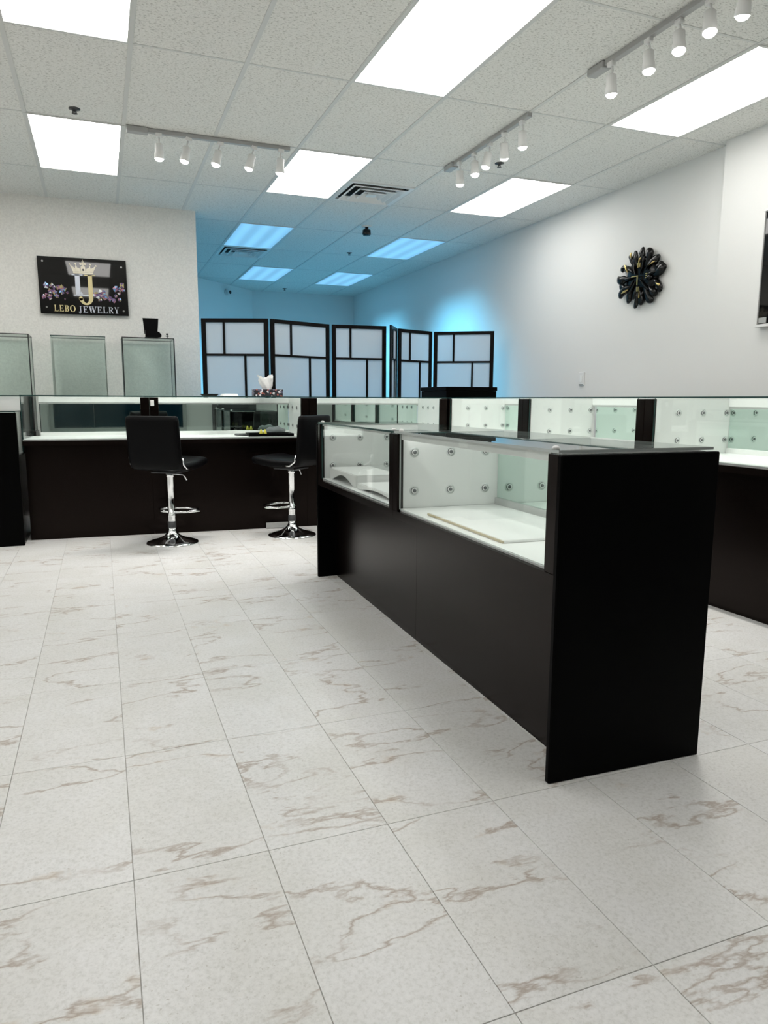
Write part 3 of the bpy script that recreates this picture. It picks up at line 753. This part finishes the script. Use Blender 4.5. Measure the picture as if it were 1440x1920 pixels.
# ------------------------------------------------------------------ bar stools
def stool(label, x, y, face):
    t = thing('bar_stool', label, 'bar stool', (x, y, 0), face, 'black swivel bar stools')   # faces local +x
    MB().lathe([(0, 0), (.192, 0), (.193, .006), (.185, .014), (.15, .024), (.10, .038), (.06, .058), (.038, .082), (.030, .10), (.030, .112), (0, .112)], 40).build('base', CHROME, t)
    MB().lathe([(.0265, .1125), (.0265, .20), (.0285, .203), (.0285, .225), (.0255, .228), (.0255, .50), (.031, .503), (.031, .535), (0, .535)], 24, cap=False).build('column', CHROME, t)
    MB().lathe([(.0305, .118), (.0305, .165), (.0275, .166), (.0275, .118)], 20, cap=False).build('collar', GREY, t)
    pts = [(.0, -.02, .235), (.05, -.12, .235), (.12, -.165, .236), (.19, -.12, .237), (.215, 0, .237), (.19, .12, .237), (.12, .165, .236), (.05, .12, .235), (0, .02, .235)]
    MB().tube(pts, .010, 10).build('footrest', CHROME, t)
    MB().tube([(.0, -.02, .525), (.0, -.11, .520), (.0, -.135, .480)], .006, 8).build('lever', CHROME, t)
    MB().box(-.10, .10, -.10, .10, .5355, .548, bev=.003).build('seat_plate', GREY, t)
    # padded seat and back
    def pad(name, prof, w, th, seg=12):
        m = MB(); b = m.b; N = len(prof); rings = []
        for i, p in enumerate(prof):
            a = prof[max(i-1, 0)]; c = prof[min(i+1, N-1)]
            tx, tz = c[0]-a[0], c[1]-a[1]; q = math.hypot(tx, tz); nx, nz = -tz/q, tx/q
            e = min(i, N-1-i); edge = (.45, .85, 1, 1)[min(e, 3)]; rg_ = []
            for k in range(20):
                an = 2*PI*k/20; cs, sn = math.cos(an), math.sin(an)
                hw = w/2*(1-(.10 if e == 0 else .03 if e == 1 else 0))
                yy = hw*math.copysign(abs(cs)**.32, cs); dd = th/2*edge*math.copysign(abs(sn)**.55, sn)
                rg_.append(b.verts.new((p[0]+nx*dd, yy, p[1]+nz*dd)))
            rings.append(rg_)
        for i in range(N-1):
            for k in range(20): b.faces.new((rings[i][k], rings[i][(k+1)%20], rings[i+1][(k+1)%20], rings[i+1][k]))
        b.faces.new(list(reversed(rings[0]))); b.faces.new(rings[-1])
        return m.build(name, LEATHER, t, True)
    pad('seat', [(.245, .602), (.235, .607), (.20, .608), (.15, .600), (.05, .588), (-.05, .586), (-.12, .588), (-.165, .592)], .40, .075)
    pad('backrest', [(-.172, .575), (-.190, .590), (-.200, .63), (-.208, .70), (-.215, .78), (-.222, .86), (-.228, .92), (-.230, .950), (-.230, .957)], .405, .060)
    for s in (-1, 1):
        MB().tube([(-.06, s*.207, .572), (-.14, s*.209, .578), (-.185, s*.209, .610), (-.196, s*.208, .66)], .006, 8).build('bracket', CHROME, t)
stool('black bar stool on the left, its back turned to the camera', .455, 5.575, math.radians(57))
stool('black bar stool on the right, half behind the island end', 1.38, 5.575, math.radians(130))

# ------------------------------------------------------------------ small things on and in the back row
H = H2+.0005
t = thing('tissue_box', 'black and white patterned tissue box on the back row top', 'tissue box', row(1.885, .42, H), LR)
MB().box(-.125, .125, -.06, .06, 0, .062, bev=.002).build('box', pattern_material(), t)
m = MB(); b = m.b; rt = random.Random(5); grid = []
for i in range(7):
    z = .060+.105*i/6; rowv = []
    for k in range(22):
        a = 2*PI*k/22; rr_ = (.022+.030*(i/6)**.8)*(1+.28*math.sin(3*a+i*.35)+.14*math.sin(7*a+i))
        rowv.append(b.verts.new((rr_*1.25*math.cos(a)-.025*(i/6), rr_*.6*math.sin(a), z*(1+(.10*math.sin(2*a+.7)+.05*math.sin(5*a) if i > 2 else 0)*(i/6)))))
    grid.append(rowv)
for i in range(6):
    for k in range(22): b.faces.new((grid[i][k], grid[i][(k+1)%22], grid[i+1][(k+1)%22], grid[i+1][k]))
m.build('tissue', pmat('tissue_white', (.88, .88, .87), .9), t, True)
t = thing('ring_dish', 'thin black round dish on the back row top beside the screen', 'dish', row(1.39, .35, H))
MB().lathe([(0, 0), (.058, 0), (.074, .014), (.074, .019), (.068, .019), (.054, .006), (0, .006)], 28).build('dish', LEATHER, t)
t = thing('paper_stack', 'low stack of white papers on the back row top, left of the tissues', 'papers', row(1.555, .38, H), LR+.2)
MB().box(-.065, .065, -.05, .05, 0, .010, bev=.002).box(-.055, .06, -.045, .048, .0105, .020, bev=.002).build('papers', WHITE, t)

DZ = DK2+.0005
t = thing('black_tray', 'flat black jewelry tray on the floor of the back row case', 'tray', row(1.855, .165, DZ), LR)
m = MB(); m.box(-.185, .185, -.11, .11, 0, .006, bev=.001)
for s in (-1, 1): m.box(-.185, .185, s*.107-.004, s*.107+.004, .006, .024, bev=.001); m.box(s*.181-.004, s*.181+.004, -.103, .103, .006, .024, bev=.001)
m.build('tray', LEATHER, t)
t = thing('yellow_figurine', 'tiny yellow pair of charms standing in the black tray', 'figurine', row(1.80, .16, DZ+.0065), LR)
YEL = pmat('yellow', (.72, .62, .08), .4)
m = MB()
for s in (-1, 1): m.lathe([(0, 0), (.014, 0), (.015, .012), (.010, .032), (.006, .044), (0, .050)], 12, mat=Matrix.Translation((s*.017, 0, 0)))
m.build('charm', YEL, t)
t = thing('grey_pouch', 'grey cloth pouch lying behind the black tray', 'pouch', row(1.94, .35, DZ), LR)
m = MB(); bmesh.ops.create_uvsphere(m.b, u_segments=18, v_segments=10, radius=1)
for v in m.b.verts:
    x, y, z = v.co; v.co = Vector((x*.085*(1+.1*math.sin(4*y)), y*.055, max(0, .034+z*.036+.006*math.sin(7*x))))
m.build('pouch', pmat('grey_cloth', (.16, .175, .18), .8), t, True)
t = thing('white_leaflet', 'small white leaflet at the right end of the back row case', 'leaflet', row(2.055, .20, DZ), LR-.2)
MB().box(-.035, .035, -.05, .05, 0, .007, bev=.001).build('leaflet', WHITE, t)
t = thing('calculator', 'small dark calculator lying left of the yellow charms', 'calculator', row(1.64, .25, DZ), LR+.15)
MB().box(-.05, .05, -.065, .065, 0, .016, bev=.003).build('body', GREY, t)
MB().box(-.04, .04, .025, .052, .0162, .018).build('display', GREYL, t)
t = thing('floor_plate', 'grey metal plate leaning at the foot of the back row', 'plate', (1.345, 5.915, 0), LR)
MB().box(-.10, .10, .0, .006, .006, .052, bev=.001).box(-.002, .002, -.002, .0, .008, .050).xform(Matrix.Rotation(-.12, 4, 'X')).build('plate', GREYL, t)

# ------------------------------------------------------------------ wall camera in the blue room
cw = Vector((1.99, 12.22, 2.79)); camera_thing('small white dome security camera high on the angled blue wall', cw+Vector((.005, -.005, 0)), math.radians(45), True)
